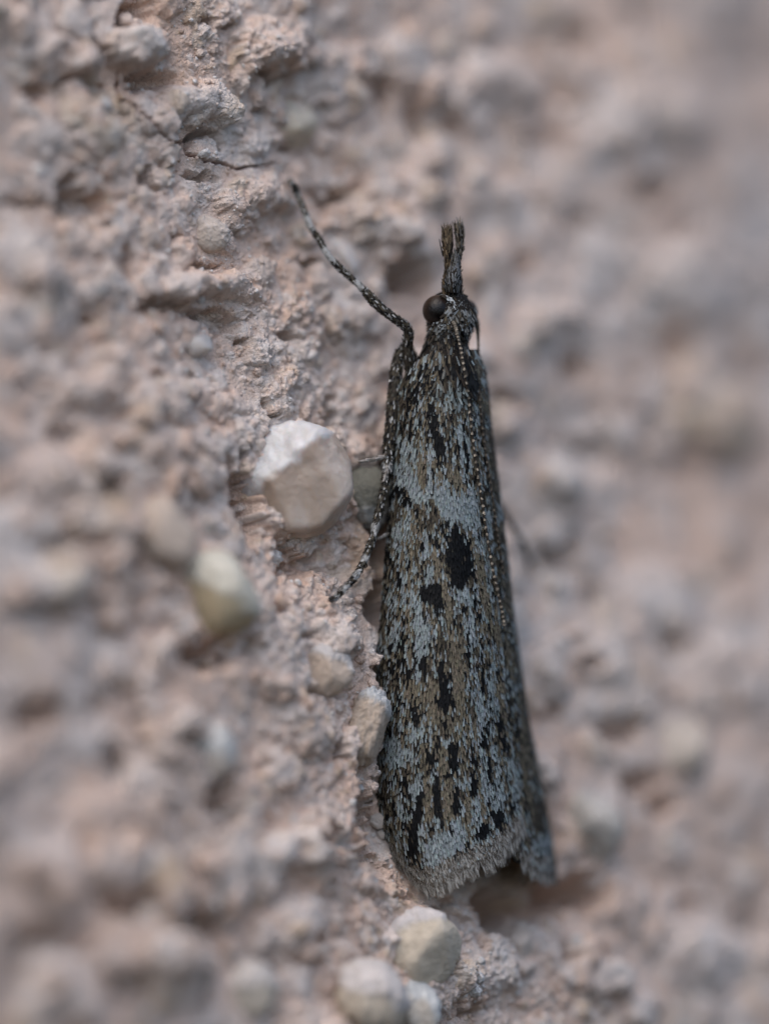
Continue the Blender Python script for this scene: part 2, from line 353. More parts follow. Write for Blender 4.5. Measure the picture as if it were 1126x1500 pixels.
# the fine crack in the plaster skin
CR = np.array([(172, 108), (170, 128), (176, 146), (192, 150), (205, 163), (222, 176), (232, 186), (240, 199), (250, 205), (262, 209), (270, 217), (273, 226), (287, 229), (296, 231), (300, 236), (309, 236), (322, 239), (333, 243), (345, 248), (358, 245), (376, 243), (392, 241), (408, 236)], float)
WD = np.interp(np.arange(len(CR)), [0, 4, 12, 18, 22], [2.2, 1.8, 1.4, 1.5, .8])
box = (px > 150) & (px < 425) & (py > 90) & (py < 270)
bx, by = px[box], py[box]; best = np.full(bx.shape, 99.0)
jx = bx + 1.2 * vnoise(bx / 6, by / 6, 3); jy = by + 1.2 * vnoise(bx / 6 + 9, by / 6, 4)
for i in range(len(CR) - 1):
    a, b = CR[i], CR[i + 1]; d = b - a
    t = np.clip(((jx - a[0]) * d[0] + (jy - a[1]) * d[1]) / (d @ d), 0, 1)
    dd = np.hypot(jx - a[0] - t * d[0], jy - a[1] - t * d[1]) - (WD[i] * (1 - t) + WD[i + 1] * t)
    best = np.minimum(best, dd)
cut = np.zeros_like(H); cut[box] = 1 - sm(-.6, 1.2, best)
H -= 0.30 * cut
lip = np.zeros_like(H); lip[box] = np.exp(-(np.clip(best, 0, 99) / 6) ** 2) * (best > 0)
H += 0.02 * lip
P = P0 + H[..., None] * Nn

# albedo of the plaster
n1 = fbm(U / 2.2, Vg / 2.2, 3, 61); n2 = fbm(U / .6, Vg / .6, 3, 66); n3 = fbm(U / .16, Vg / .16, 2, 71)
ALB = PINK + TINT * 0.6
wt = np.clip(.30 + .55 * n1 + .55 * n2 + .4 * n3, 0, 1)[..., None]
ALB = ALB * (1 - wt * .7) + WHITE * wt * .7
gr = np.clip((fbm(U / .35 + 9, Vg / .35, 3, 81) - .38) * 5, 0, 1)[..., None] * .2
ALB = ALB * (1 - gr) + BLUE * gr
ALB = ALB * (1 - cut[..., None]) + np.array([.24, .07, .04]) * cut[..., None]
sp = (vnoise(U / .045, Vg / .045, 91) > .93)[..., None] * .6
ALB = ALB * (1 - sp) + np.array([.2, .17, .17]) * sp
ALB = np.clip(ALB, .05, .8)
mesh_obj('plaster_surface', local(P.reshape(-1, 3)), grid_faces(nu, nv), M_PLASTER, wall, col=ALB.reshape(-1, 3))

# y of the plaster at a pixel
fi = (np.abs(U) < 14) & (np.abs(Vg) < 13)
qx, qy = topx(P[fi]); qd = P[fi][:, 1]
CELL = 6
gx, gy = (qx // CELL).astype(int), (qy // CELL).astype(int)
okm = (gx >= -10) & (gx < 210) & (gy >= -10) & (gy < 270)
YG = np.full((220, 280), 99.0); np.minimum.at(YG, (gx[okm] + 10, gy[okm] + 10), qd[okm])
def wall_y(px, py):
    v = YG[int(np.clip(px // CELL + 10, 0, 219)), int(np.clip(py // CELL + 10, 0, 279))]
    return float(KX * ((px - 563) / PPM + 1.4 + KZ * (750 - py) / PPM)) if v > 50 else float(v)

# ------------------------------------------------------------------ pebbles set in the plaster
def rock_shape(n, nplanes, r2, soft=.5, seed=0, rough=.02, given=None):
    g = np.random.default_rng(seed)
    V, F = ICO[n]
    nr = g.normal(size=(nplanes, 3)); nr /= np.linalg.norm(nr, axis=1)[:, None]
    di = g.uniform(.66, .90, nplanes)
    if given is not None:
        nr = nrm(np.array([q_[:3] for q_ in given], float)); di = np.array([q_[3] for q_ in given])
    dt = V @ nr.T
    rad = np.where(dt > .05, di / np.maximum(dt, .05), 9)
    k = (14 if given is None else 26) if soft < .5 else 8
    rr = (np.sum(rad ** -k, 1) + 1.0) ** (-1 / k)          # smooth minimum with the unit sphere
    X = V * rr[:, None]
    nz = vnoise(V[:, 0] * 3 + seed, V[:, 1] * 3 + V[:, 2] * 2.3, 7) * .04 + rough * .8 * np.abs(vnoise(V[:, 0] * 6 - V[:, 1] * 4 + seed, V[:, 2] * 7 + V[:, 1] * 3, 18)) + rough * vnoise(V[:, 0] * 11 + seed, V[:, 1] * 11 + V[:, 2] * 9, 8)
    return X * (1 + nz[:, None]), F
def pebble(px, py, rx, ry, y, col, mtl=M_STONE, seed=0, depth=None, label=None, planes=10, soft=.2, col2=None, tilt=0, dust=None, rough=.02, given=None):
    X, F = rock_shape(5 if given else 4, planes, 0, soft, seed, rough, given)
    dz = (rx + ry) / 2 if depth is None else depth
    # normalise silhouette so that the radii are those seen
    X[:, 0] /= (X[:, 0].max() - X[:, 0].min()) / 2; X[:, 2] /= (X[:, 2].max() - X[:, 2].min()) / 2
    c, s = math.cos(math.radians(tilt)), math.sin(math.radians(tilt))
    A = X * np.array([rx, dz, ry]) / PPM
    A = np.stack([A[:, 0] * c - A[:, 2] * s, A[:, 1], A[:, 0] * s + A[:, 2] * c], -1)
    C = W(np.array(float(px)), np.array(float(py)), np.array(float(y)))
    nz = fbm(X[:, 0] * 2 + seed, X[:, 2] * 2 + X[:, 1], 4, 5)
    col = np.array(col) * .88
    if dust is not None: dust = (*dust[:3], np.array(dust[3]) * .92)
    cc = np.array(col)[None] * (1 + .12 * nz[:, None])
    if col2 is not None:
        m = (sm(-.1, .35, nz))[:, None]; cc = cc * (1 - m) + np.array(col2) * m
    if dust is not None:        # plaster smear left on one side of the pebble
        dx, dy, lim, dcol = dust
        q = X[:, 0] * dx + X[:, 2] * dy + .28 * fbm(X[:, 0] * 2.2 + 3, X[:, 2] * 2.2, 4, 9)
        m = sm(lim - .06, lim + .10, q)[:, None]
        cc = cc * (1 - m) + np.array(dcol) * (1 + .15 * fbm(X[:, 0] * 5, X[:, 2] * 5, 3, 19)[:, None]) * m
        A = A + (A / np.linalg.norm(A, axis=1)[:, None]) * (m * .035 * (1 + fbm(X[:, 0] * 6, X[:, 2] * 6, 3, 29)[:, None]))
    o = mesh_obj('pebble', A, F, mtl, wall, col=np.clip(cc, .02, .85), label=label)
    o.location = Vector(C) - wall.location
    return o
CREAM = (.62, .55, .46); PALE = (.64, .60, .56); YEL = (.58, .51, .38); TANP = (.56, .42, .27); PEACH = (.60, .46, .37); GREYG = (.20, .20, .17)
def wy(px, py, off=0.0, r=24):
    v = [wall_y(px + a, py + b) for a in (-r, 0, r) for b in (-r, 0, r)]
    return float(np.median(v)) + off
pebble(541, 726, 40, 48, 1.0, GREYG, M_STONE, 33, planes=9, soft=.2, tilt=20, rough=.04, label='grey green translucent stone behind the banded leg', dust=(-.3, -.9, .25, (.42, .42, .40)))
pebble(318, 870, 62, 62, wy(320, 868, -.12), (.56, .465, .31), M_STONE, 12, label='yellowish green pebble overhanging a brown hollow', dust=(.45, .9, -.05, (.66, .62, .52)))
pebble(243, 785, 52, 55, wy(243, 785, .12), (.62, .51, .42), M_STONE, 13, label='soft tan pebble beside a dark slit')
pebble(426, 178, 37, 42, wy(426, 178, .15), (.62, .54, .43), M_QUARTZ, 14, label='yellowish quartz pebble in a ring shaped hollow')
pebble(303, 348, 33, 28, wy(303, 348, .2), (.58, .50, .43), M_STONE, 15, depth=22, label='flat round pebble rimmed by a shallow groove', dust=(.3, .5, .1, (.6, .52, .46)))
pebble(290, 506, 22, 19, wy(290, 506, .08), (.58, .54, .51), M_QUARTZ, 16, label='small clear round grain')
pebble(503, 374, 17, 36, wy(503, 374, .02, 12) , (.66, .60, .57), M_QUARTZ, 17, tilt=38, depth=18, label='smooth elongated white pebble next to the raised foreleg')
pebble(541, 1060, 30, 58, -.16, (.56, .46, .37), M_STONE, 18, tilt=-12, depth=40, planes=10, soft=.2, rough=.07, label='angular cream stone touching the left wing', dust=(.2, .8, .35, (.56, .57, .57)))
pebble(478, 985, 40, 38, wy(478, 985, 0, 16), (.62, .50, .40), M_STONE, 19, depth=30, tilt=-20, rough=.04, label='tan smooth stone left of the wing', dust=(.1, 1, .45, (.6, .56, .53)))
pebble(365, 1452, 50, 44, wy(365, 1452, .2), (.62, .55, .46), M_STONE, 21, rough=.05, label='pale blurred pebble at the bottom edge', dust=(-.1, .9, .0, (.66, .60, .55)))
pebble(533, 1468, 62, 64, wy(533, 1468, .12), (.63, .54, .43), M_STONE, 22, rough=.05, planes=8, dust=(.3, .8, .1, (.66, .60, .56)), label='large rounded cream pebble at the bottom edge')
pebble(606, 1492, 36, 56, wy(606, 1485, 0), (.60, .54, .46), M_STONE, 24, label='cream pebble cut by the bottom edge', dust=(.3, .8, .3, (.60, .60, .58)))
pebble(310, 1105, 40, 40, wy(310, 1105, .3), (.62, .55, .48), M_STONE, 25, label='pale blurred pebble above a brown hollow', dust=(0, .9, -.1, (.60, .59, .56)))
pebble(552, 1203, 15, 12, wy(552, 1203, .02, 8), (.62, .56, .50), M_STONE, 27, label='small white grain beside the wing edge')
pebble(560, 1222, 12, 9, wy(560, 1222, .02, 8), (.60, .55, .50), M_STONE, 47)
pebble(975, 1095, 62, 52, wy(975, 1095, .45), (.60, .52, .44), M_STONE, 28, label='greenish grey blurred stone to the right of the wings')
pebble(862, 1212, 52, 55, wy(862, 1212, .3), (.62, .57, .51), M_STONE, 29, rough=.06, label='whitish blurred pebble right of the wing tip')
pebble(812, 708, 48, 38, wy(812, 708, .35), (.64, .58, .54), M_STONE, 31, rough=.06, label='pale blurred lump right of the thorax')
pebble(760, 1385, 22, 36, wy(760, 1385, .1), (.60, .52, .46), M_STONE, 35)
pebble(690, 1440, 26, 24, .75, (.60, .52, .47), M_STONE, 36, planes=12, soft=.2)
pebble(665, 1390, 16, 60, .8, (.60, .50, .44), M_STONE, 44, tilt=6)
# the faceted quartz pebble in focus
HERO = [(.22, -.95, -.16, .62), (-.52, -.62, .60, .66), (-.62, -.50, -.42, .70), (-.95, -.1, .25, .86), (-.25, -.2, 1, .86), (.38, -.12, .9, .86), (.80, -.15, .55, .84), (1, -.12, .02, .88),
        (.80, -.15, -.62, .84), (.35, -.2, -.95, .90), (-.2, -.15, -1, .92), (-.72, -.1, -.75, .80), (0, 1, 0, .8), (.75, -.62, .2, .74)]
pebble(435, 701, 84, 86, -.22, (.55, .44, .355), M_QUARTZ, 205, col2=(.57, .48, .41), depth=62, soft=.2, given=HERO, label='large faceted milky quartz pebble with a white dusty top', dust=(-.62, .78, .14, (.70, .69, .68)), rough=.015)
# cream pebble below the wing tips
pebble(621, 1388, 57, 58, min(wy(621, 1388, 0), .1) + .05, (.63, .55, .44), M_STONE, 61, depth=48, planes=8, soft=.2, label='cream angular pebble just below the wing tips', rough=.03, dust=(-.2, .9, .5, (.62, .58, .56)))
# small pebbles scattered over the rest
g2 = np.random.default_rng(99)
taken = [(441, 700), (621, 1388), (320, 868), (540, 1062), (478, 985)]
k = 0
while k < 16:
    x, y = g2.uniform(20, 1120), g2.uniform(10, 1480)
    if xL(np.clip(y, 440, 1340)) - 45 < x < xR(np.clip(y, 440, 1340)) + 40 and y > 300: continue
    if any(math.hypot(x - a, y - b) < 95 for a, b in taken): continue
    if 150 < x < 430 and 100 < y < 270: continue
    r = g2.uniform(8, 18)
    c = [CREAM, PALE, PALE, PEACH, TANP, YEL][int(g2.integers(6))]
    pebble(x, y, r, r * g2.uniform(.75, 1.2), wall_y(x, y) + r / PPM * .9, c, M_QUARTZ if g2.random() < .3 else M_STONE, 300 + k, planes=int(g2.integers(7, 12)), tilt=g2.uniform(-40, 40), rough=.05, dust=(g2.uniform(-.5, .5), .8, g2.uniform(-.3, .35), (.64, .55, .49)))
    k += 1
# loose crumbs clinging to the plaster
def crumbs(n, rmin, rmax, sub, seed, urange):
    g = np.random.default_rng(seed)
    V, F = ICO[sub]
    iu = np.nonzero((us > urange[0]) & (us < urange[1]))[0]; iv = np.nonzero(np.abs(vs) < 10.5)[0]
    a = g.choice(iu, n); b = g.choice(iv, n)
    C = P[a, b]; px_, py_ = topx(C)
    pc = np.clip(py_, 440, 1340)
    ok = ~((px_ > xL(pc) - 6) & (px_ < xR(pc) + 5) & (py_ > 420) & (py_ < 1340))
    C, a, b = C[ok], a[ok], b[ok]; n = len(C)
    r = rmin + (rmax - rmin) * g.random(n) ** 2.2
    sc3 = g.uniform(.6, 1.2, (n, 1, 3)) * r[:, None, None]
    jit = 1 + .45 * (g.random((n, len(V), 1)) - .5)
    q = g.normal(size=(n, 4)); q /= np.linalg.norm(q, axis=1)[:, None]
    w_, x_, y_, z_ = q.T
    R = np.stack([np.stack([1 - 2 * (y_ * y_ + z_ * z_), 2 * (x_ * y_ - z_ * w_), 2 * (x_ * z_ + y_ * w_)], -1),
                  np.stack([2 * (x_ * y_ + z_ * w_), 1 - 2 * (x_ * x_ + z_ * z_), 2 * (y_ * z_ - x_ * w_)], -1),
                  np.stack([2 * (x_ * z_ - y_ * w_), 2 * (y_ * z_ + x_ * w_), 1 - 2 * (x_ * x_ + y_ * y_)], -1)], 1)
    X = np.einsum('nij,nkj->nki', R, V[None] * sc3 * jit) + (C + Nn * (r * .15)[:, None])[:, None, :]
    Fq = (F[None] + (np.arange(n) * len(V))[:, None, None]).reshape(-1, 3)
    base = ALB[a, b]; c = base * g.uniform(.85, 1.1, (n, 1))
    wsel = g.random(n) < .3; c[wsel] = WHITE * g.uniform(.9, 1.1, (wsel.sum(), 1))
    c = np.repeat(c[:, None, :], len(V), 1).reshape(-1, 3)
    return X.reshape(-1, 3), Fq, np.clip(c, .03, .8)
A1 = crumbs(9000, .013, .055, 0, 5, (UF0 - .5, UF1 + .5)); A2 = crumbs(260, .06, .15, 2, 6, (-9, 10))
mesh_obj('plaster_crumb', local(np.vstack([A1[0], A2[0]])), np.vstack([A1[1], A2[1] + len(A1[0])]), M_PLASTER, wall, col=np.vstack([A1[2], A2[2]]), kind='stuff', smooth=True)

# ================================================================== the moth
MO = np.array([1.1, 1.4, -5.6])
moth = empty('moth', MO)
moth['label'] = 'slender mottled grey brown moth with folded wings resting head up on the wall'
moth['category'] = 'moth'
def ml(V): return V - MO

def plates(P_, T_, N_, L, Wd, C, lift=.25, shape='scale', lenj=0, curl=0.0):
    """many small scales: base point, direction, normal, length, width, colour -> V,F,col"""
    n = len(P_)
    T_ = nrm(T_ - N_ * np.sum(T_ * N_, -1, keepdims=True)); B = np.cross(N_, T_)
    if shape == 'scale':
        loc = [(0, -.28, 0), (0, .28, 0), (.5, -.5, .6), (.5, .5, .6), (.92, -.42, 1), (.92, .42, 1)]
        fa = [(0, 1, 3, 2), (2, 3, 5, 4)]
    else:
        loc = [(0, -.5, 0), (0, .5, 0), (.5, -.42, .6), (.5, .42, .6), (1, -.12, 1), (1, .12, 1)]
        fa = [(0, 1, 3, 2), (2, 3, 5, 4)]
    out = np.empty((n, 6, 3))
    for i, (a, b, h) in enumerate(loc):
        out[:, i] = P_ + T_ * (L * a)[:, None] + B * (Wd * b)[:, None] + N_ * ((.004 + h * lift * Wd) + curl * L * a * a)[:, None]
    F = (np.array(fa)[None] + (np.arange(n) * 6)[:, None, None]).reshape(-1, 4)
    Cc = np.repeat(C[:, None, :], 6, 1)
    Cc[:, 0:2] *= .8
    return out.reshape(-1, 3), F, Cc.reshape(-1, 3)

# ---- wings
PYE_S = np.array([0, .06, .14, .25, .38, .5, .62, .74, .85, .93, 1.0])
PYE_V = np.array([1225, 1262, 1286, 1297, 1290, 1276, 1266, 1256, 1240, 1222, 1205])
TH0, TH1 = -.18, math.radians(97)
def wingL(s, t):
    th = TH0 + (TH1 - TH0) * s
    p0 = np.interp(s, [0, .15, .4, .7, 1], [560, 528, 512, 530, 575])
    py_ = p0 + (np.interp(s, PYE_S, PYE_V) - p0) * t
    Q = section(py_, th, 0.015 * np.sin(s * math.pi))
    return Q
RYE_S = np.array([0, .2, .5, .8, 1.0]); RYE_V = np.array([1262, 1278, 1280, 1262, 1220])
def wingR(s, t):
    th = math.radians(88) + (math.radians(192) - math.radians(88)) * s
    py_ = 512 + (np.interp(s, RYE_S, RYE_V) - 512) * t
    return section(py_, th, -0.02)
def surf_frame(fn, s, t, e=2e-3):
    P_ = fn(s, t); Ts = nrm(fn(s + e, t) - P_); Tt = nrm(fn(s, np.minimum(t, 1 - e) + e) - fn(s, np.minimum(t, 1 - e)))
    N_ = nrm(np.cross(Ts, Tt))
    return P_, Ts, Tt, N_

W_, T_C, K_, B_ = 0, 1, 2, 3
BL = [  # px, py, rx, ry, slant (px of x per px of y), class, strength
 (655,770,14,13,0,K_,4),(672,815,18,40,.1,K_,7.5),(672,815,22,46,.1,B_,2),(668,850,12,12,0,K_,3),(633,868,18,16,0,K_,6.5),(645,880,10,8,0,K_,2),(590,722,11,17,.5,K_,4),(603,737,9,14,.5,K_,3),(583,745,9,16,0,B_,3),
 (632,605,8,22,.2,K_,4),(640,640,9,22,.3,K_,6),(647,668,8,10,.2,K_,4),(636,690,5,10,.3,K_,3),(690,558,12,9,0,K_,4),(600,600,16,40,0,K_,1.5),(590,560,12,40,0,B_,2),(612,560,10,25,0,K_,2),
 (617,968,10,13,.1,K_,5),(627,980,9,7,0,B_,2),(649,1000,7,36,.1,K_,5),(651,1025,14,12,0,K_,5),(611,1045,9,9,0,K_,4),(612,1185,6,40,-.15,K_,7),(627,1108,4,14,0,K_,3),(652,1060,5,14,0,K_,3),(655,1135,3,12,0,K_,3),(716,1180,4,14,.1,K_,3),(660,1225,3,12,0,K_,3),(683,1085,4,16,.1,K_,3),(640,1085,4,14,0,K_,3),(603,1232,7,28,.0,K_,6),(604,1265,10,8,0,K_,3),(639,1162,5,28,0,K_,8),(634,1108,7,13,0,K_,3),
 (646,1200,3,16,0,K_,2),(667,1168,5,24,0,K_,7),(663,1105,6,28,.05,K_,5),(690,1112,6,8,0,K_,3),(705,1088,7,6,0,K_,4),(693,1152,5,16,0,K_,6),(729,1194,10,12,0,K_,8),(707,1212,9,13,0,K_,8),(687,1236,8,8,0,K_,5),(675,1244,6,8,0,K_,3),(645,1268,12,8,0,K_,6),
 (748,1170,5,15,.2,K_,3),(713,1125,5,12,.2,K_,3),(736,1075,7,38,.2,K_,4),(744,1036,5,28,.1,K_,3),(722,1060,3,30,.2,K_,2),(760,1140,4,14,.2,K_,2),(600,1125,8,20,0,B_,2),(566,1150,9,22,.1,B_,3),(578,1200,6,40,.2,B_,1.5),
 (706,1000,4,40,.2,K_,1.5),(690,1040,5,20,.1,B_,2),(635,825,6,10,0,K_,2),(620,795,4,8,0,K_,2),(590,850,6,12,0,K_,2),(597,820,4,8,0,K_,2),(585,900,5,14,0,K_,1.6),(590,950,5,20,0,K_,2),(575,980,5,14,0,K_,1.5),(598,990,4,14,0,K_,1.5),
 (648,925,10,26,0,B_,3),(655,955,9,16,0,B_,2),(700,960,5,9,.2,K_,2),(693,925,4,16,.2,K_,2),(665,905,4,12,.1,K_,2),(720,940,5,12,.2,K_,1.5),
 (597,661,11,20,0,W_,4),(593,690,12,18,.2,W_,5),(609,716,11,18,.4,W_,6),(627,655,11,14,.2,W_,3),(640,707,14,20,.4,W_,3.5),(653,730,19,15,.3,W_,5),(669,747,21,13,.2,W_,5),(690,733,10,24,.1,W_,4),(685,768,9,14,.1,W_,3),(677,650,8,26,.2,W_,2.5),
 (587,775,8,20,0,W_,2.5),(621,797,7,24,0,W_,2.5),(627,835,8,14,0,W_,3),(615,905,9,25,.1,W_,4),(619,930,11,26,0,W_,6),(677,868,14,14,.1,W_,4),(684,906,9,14,.2,W_,3),(700,940,16,26,.2,W_,2.5),(645,900,5,22,0,W_,2),(578,925,8,34,0,W_,3),(601,880,4,20,0,W_,2),
 (645,1235,24,16,0,W_,8),(667,1218,15,24,.1,W_,7),(716,1222,8,6,0,W_,4),(622,1258,14,12,0,W_,4),(600,1284,14,12,.3,W_,5),(591,1175,9,24,0,W_,3),(583,1105,24,17,0,W_,5),(575,1085,14,10,0,W_,3),(607,1150,7,14,0,W_,3),(673,1146,22,6,-.1,W_,4),(640,1141,10,5,0,W_,3),(726,1165,12,24,.15,W_,5),(750,1130,10,28,.2,W_,4),(697,1185,8,22,0,W_,3),(603,1075,8,24,0,W_,2.5),(690,1070,5,30,.1,W_,2),(700,1030,10,34,.2,W_,3),(722,1010,12,40,.2,W_,2.5),(590,1040,6,30,0,W_,1.5),(660,1275,14,8,0,W_,2),(700,1100,6,10,.1,W_,2),
 (640,690,8,14,.2,T_C,2),(617,690,6,22,.1,T_C,4),(617,650,8,20,.1,T_C,2.5),(670,700,9,18,.4,T_C,4),(605,770,5,30,0,T_C,2),(640,820,6,24,.1,T_C,4),(652,870,6,34,.2,T_C,5),(660,920,6,34,.1,T_C,5),(668,965,10,30,.2,T_C,5),(602,830,4,40,0,T_C,3),(600,930,5,40,0,T_C,3.5),
 (605,1010,14,22,.2,T_C,4),(628,1005,14,20,0,T_C,4),(625,1040,16,14,0,T_C,3),(700,820,7,60,.3,T_C,4),(715,890,7,50,.3,T_C,4),(672,1010,9,34,.1,T_C,4),(680,1060,8,30,.1,T_C,3),(625,1170,7,34,0,T_C,5),(655,1180,6,40,0,T_C,5),(683,1195,6,30,0,T_C,4),(705,1170,5,26,0,T_C,3),(575,1240,6,24,.2,T_C,3),(620,1100,8,20,0,T_C,3),(648,1110,7,26,0,T_C,3),(677,1110,6,20,0,T_C,3),(770,1120,8,60,.15,T_C,3),(745,960,8,40,.2,T_C,2),(660,600,6,50,.1,T_C,1),
 (630,760,20,10,0,B_,3),(610,745,14,8,0,B_,2),(645,748,10,8,0,B_,1.5),(745,1120,5,30,.2,B_,2),
 (726,740,8,22,0,W_,3),(730,830,6,30,.1,W_,1.5),(728,640,10,80,0,B_,3),(735,790,8,16,0,B_,2.5),(750,1000,8,30,.1,W_,2),(792,1250,5,8,0,K_,6),(795,1232,16,16,0,W_,8),(798,1268,16,16,0,W_,8),(788,1190,8,30,.1,B_,2.5),
]
PAL = [(.235, .275, .285), (.150, .130, .094), (.0035, .004, .005), (.058, .049, .036)]
def scale_colour(px, py, s, t, g, base=(1.0, .95, .85, .45), streaks=0):
    n = len(px)
    S = np.tile(np.array(base), (n, 1))
    f1 = fbm(s * 36 + streaks, t * 7, 2, 3); f2 = fbm(s * 36 + 31, t * 7, 2, 4)
    S[:, W_] *= np.exp(2.0 * f1); S[:, T_C] *= np.exp(2.0 * f2); S[:, K_] *= np.exp(-1.6 * f1 - 1.0 * f2)
    f3 = fbm(px / 3.6, py / 6.5, 2, 13); f4 = fbm(px / 4.5 + 50, py / 9, 2, 14)
    S[:, K_] *= np.exp(4.6 * f3); S[:, W_] *= np.exp(2.4 * f4); S[:, B_] *= np.exp(-2.0 * f4)
    for (cx, cy, rx, ry, sl_, c, st) in BL:
        m = (np.abs(py - cy) < ry * 1.7) & (np.abs(px - cx) < rx * 1.7 + ry * 1.7 * abs(sl_))
        if not m.any(): continue
        dx = (px[m] - cx - sl_ * (py[m] - cy)) / rx; dy = (py[m] - cy) / ry
        wgt = 1 - sm(.55, 1.35, np.sqrt(dx * dx + dy * dy))
        S[m, c] *= np.exp(wgt * st * (.85 if c == K_ else .47))
        for o_ in range(4):
            if o_ != c: S[m, o_] *= np.exp(-wgt * st * .18)
    S = S ** 1.5; S /= S.sum(1, keepdims=True)
    u = g.random(n); c = (np.cumsum(S, 1) < u[:, None]).sum(1).clip(0, 3)
    C = np.array(PAL)[c] * g.uniform(.72, 1.28, (n, 1))
    C *= 1 + .025 * g.normal(size=(n, 3)) * (c != K_)[:, None]
    return np.clip(C, .003, .8), c

def build_wing(fn, side, ns, ntm, seed):
    g = np.random.default_rng(seed)
    s, t = np.meshgrid(np.linspace(0, 1, 60), np.linspace(0, 1, 160), indexing='ij')
    Q = fn(s, t)
    wob = 0.012 * fbm(s * 9, t * 14, 3, 17)
    # a second skin behind gives the wing its thickness
    _, _, _, N_ = surf_frame(fn, s, t)
    pyc = topx(Q)[1]; axis_p = (section(pyc, 0 * pyc) + section(pyc, 0 * pyc + math.pi)) / 2
    N_ = N_ * np.sign(np.median(np.sum(N_ * (Q - axis_p), -1)))
    Q1 = (Q - np.abs(0.01) * N_).reshape(-1, 3); Q2 = (Q - .03 * N_).reshape(-1, 3)
    F1 = grid_faces(60, 160); F2 = F1[:, ::-1] + len(Q1)
    wing = mesh_obj('forewing', ml(np.vstack([Q1, Q2])), np.vstack([F1, F2]), M_MEMBRANE, moth)
    # scales in shingled rows, laid from the tip upwards
    ii, jj = np.meshgrid(np.arange(ns), np.arange(ntm), indexing='ij')
    s = (ii + .5 * (jj % 2) + g.uniform(-.28, .28, ii.shape)) / ns; t = (jj + g.uniform(-.35, .35, ii.shape)) / ntm
    s, t = np.clip(s.ravel(), 0.003, .997), np.clip(t.ravel(), 0, .985)
    P_, Ts, Tt, N_ = surf_frame(fn, s, t)
    pyc = topx(P_)[1]; axis_p = (section(pyc, np.zeros(len(pyc))) + section(pyc, np.full(len(pyc), math.pi))) / 2
    flip = np.sign(np.median(np.sum(N_ * (P_ - axis_p), -1)))
    N_ = N_ * flip
    px_, py_ = topx(P_)
    C, c = scale_colour(px_, py_, s, t, g, base=(1.1, 1.0, .46, .85) if side == 'left' else (.7, 1.2, .25, 1.2), streaks=0 if side == 'left' else 9)
    big = 1 + .35 * sm(620, 560, py_)
    L = g.uniform(.085, .14, len(s)) * big; Wd = g.uniform(.018, .028, len(s)) * big
    Tt = Tt + Ts * g.normal(0, .06, (len(s), 1))
    N_ = nrm(N_ + .10 * g.normal(size=N_.shape))
    V, F, CC = plates(P_, Tt, N_, L, Wd, C, lift=.42)
    mesh_obj('wing_scale', ml(V), F, M_SCALE, wing, col=CC, kind='stuff')
    # fringe along the outer margin
    nf = 4200 if side == 'left' else 2400
    band = g.choice(4, nf, p=[.24, .28, .28, .20])
    s = g.uniform(.03, .995, nf)
    t = np.array([.970, .980, .989, .997])[band] + g.normal(0, .0030, nf) + .004 * fbm(s * 14, s * 3, 2, 8); t = np.clip(t, 0, .998)
    P_, Ts, Tt, N_ = surf_frame(fn, s, t); N_ = N_ * flip
    ln = np.array([.12, .13, .14, .25])[band] * g.uniform(.45, 1.3, nf) * np.interp(s, [0, .1, .5, .8, 1], [.6, 1, 1.0, 1.15, 1.0])
    pale = g.random(nf) < np.array([.30, .75, .30, .70])[band]
    C = np.where(pale[:, None], np.array([.29, .285, .265]), np.array([.070, .056, .042])) * g.uniform(.5, 1.3, (nf, 1))
    clump = np.round(s * 70 + .3 * g.normal(size=nf)); lean = .42 * vnoise(clump * 1.7, band * 3.1 + 0 * s, 5)
    Tt = Tt + Ts * (lean[:, None] + g.normal(0, .07, (nf, 1)) + (.05 if side == 'left' else 0)) + N_ * g.uniform(-.05, .18, (nf, 1))
    V, F, CC = plates(P_, nrm(Tt), N_, ln, g.uniform(.012, .024, nf), C, lift=.8, shape='hair', curl=.05)
    V2, F2_, CC2 = V[:0], F[:0], CC[:0]
    mesh_obj('fringe', ml(np.vstack([V, V2])), np.vstack([F, F2_ + len(V)]), M_HAIR, wing, col=np.vstack([CC, CC2]), kind='stuff')
    return wing
build_wing(wingL, 'left', 100, 150, 3)
build_wing(wingR, 'right', 70, 130, 4)

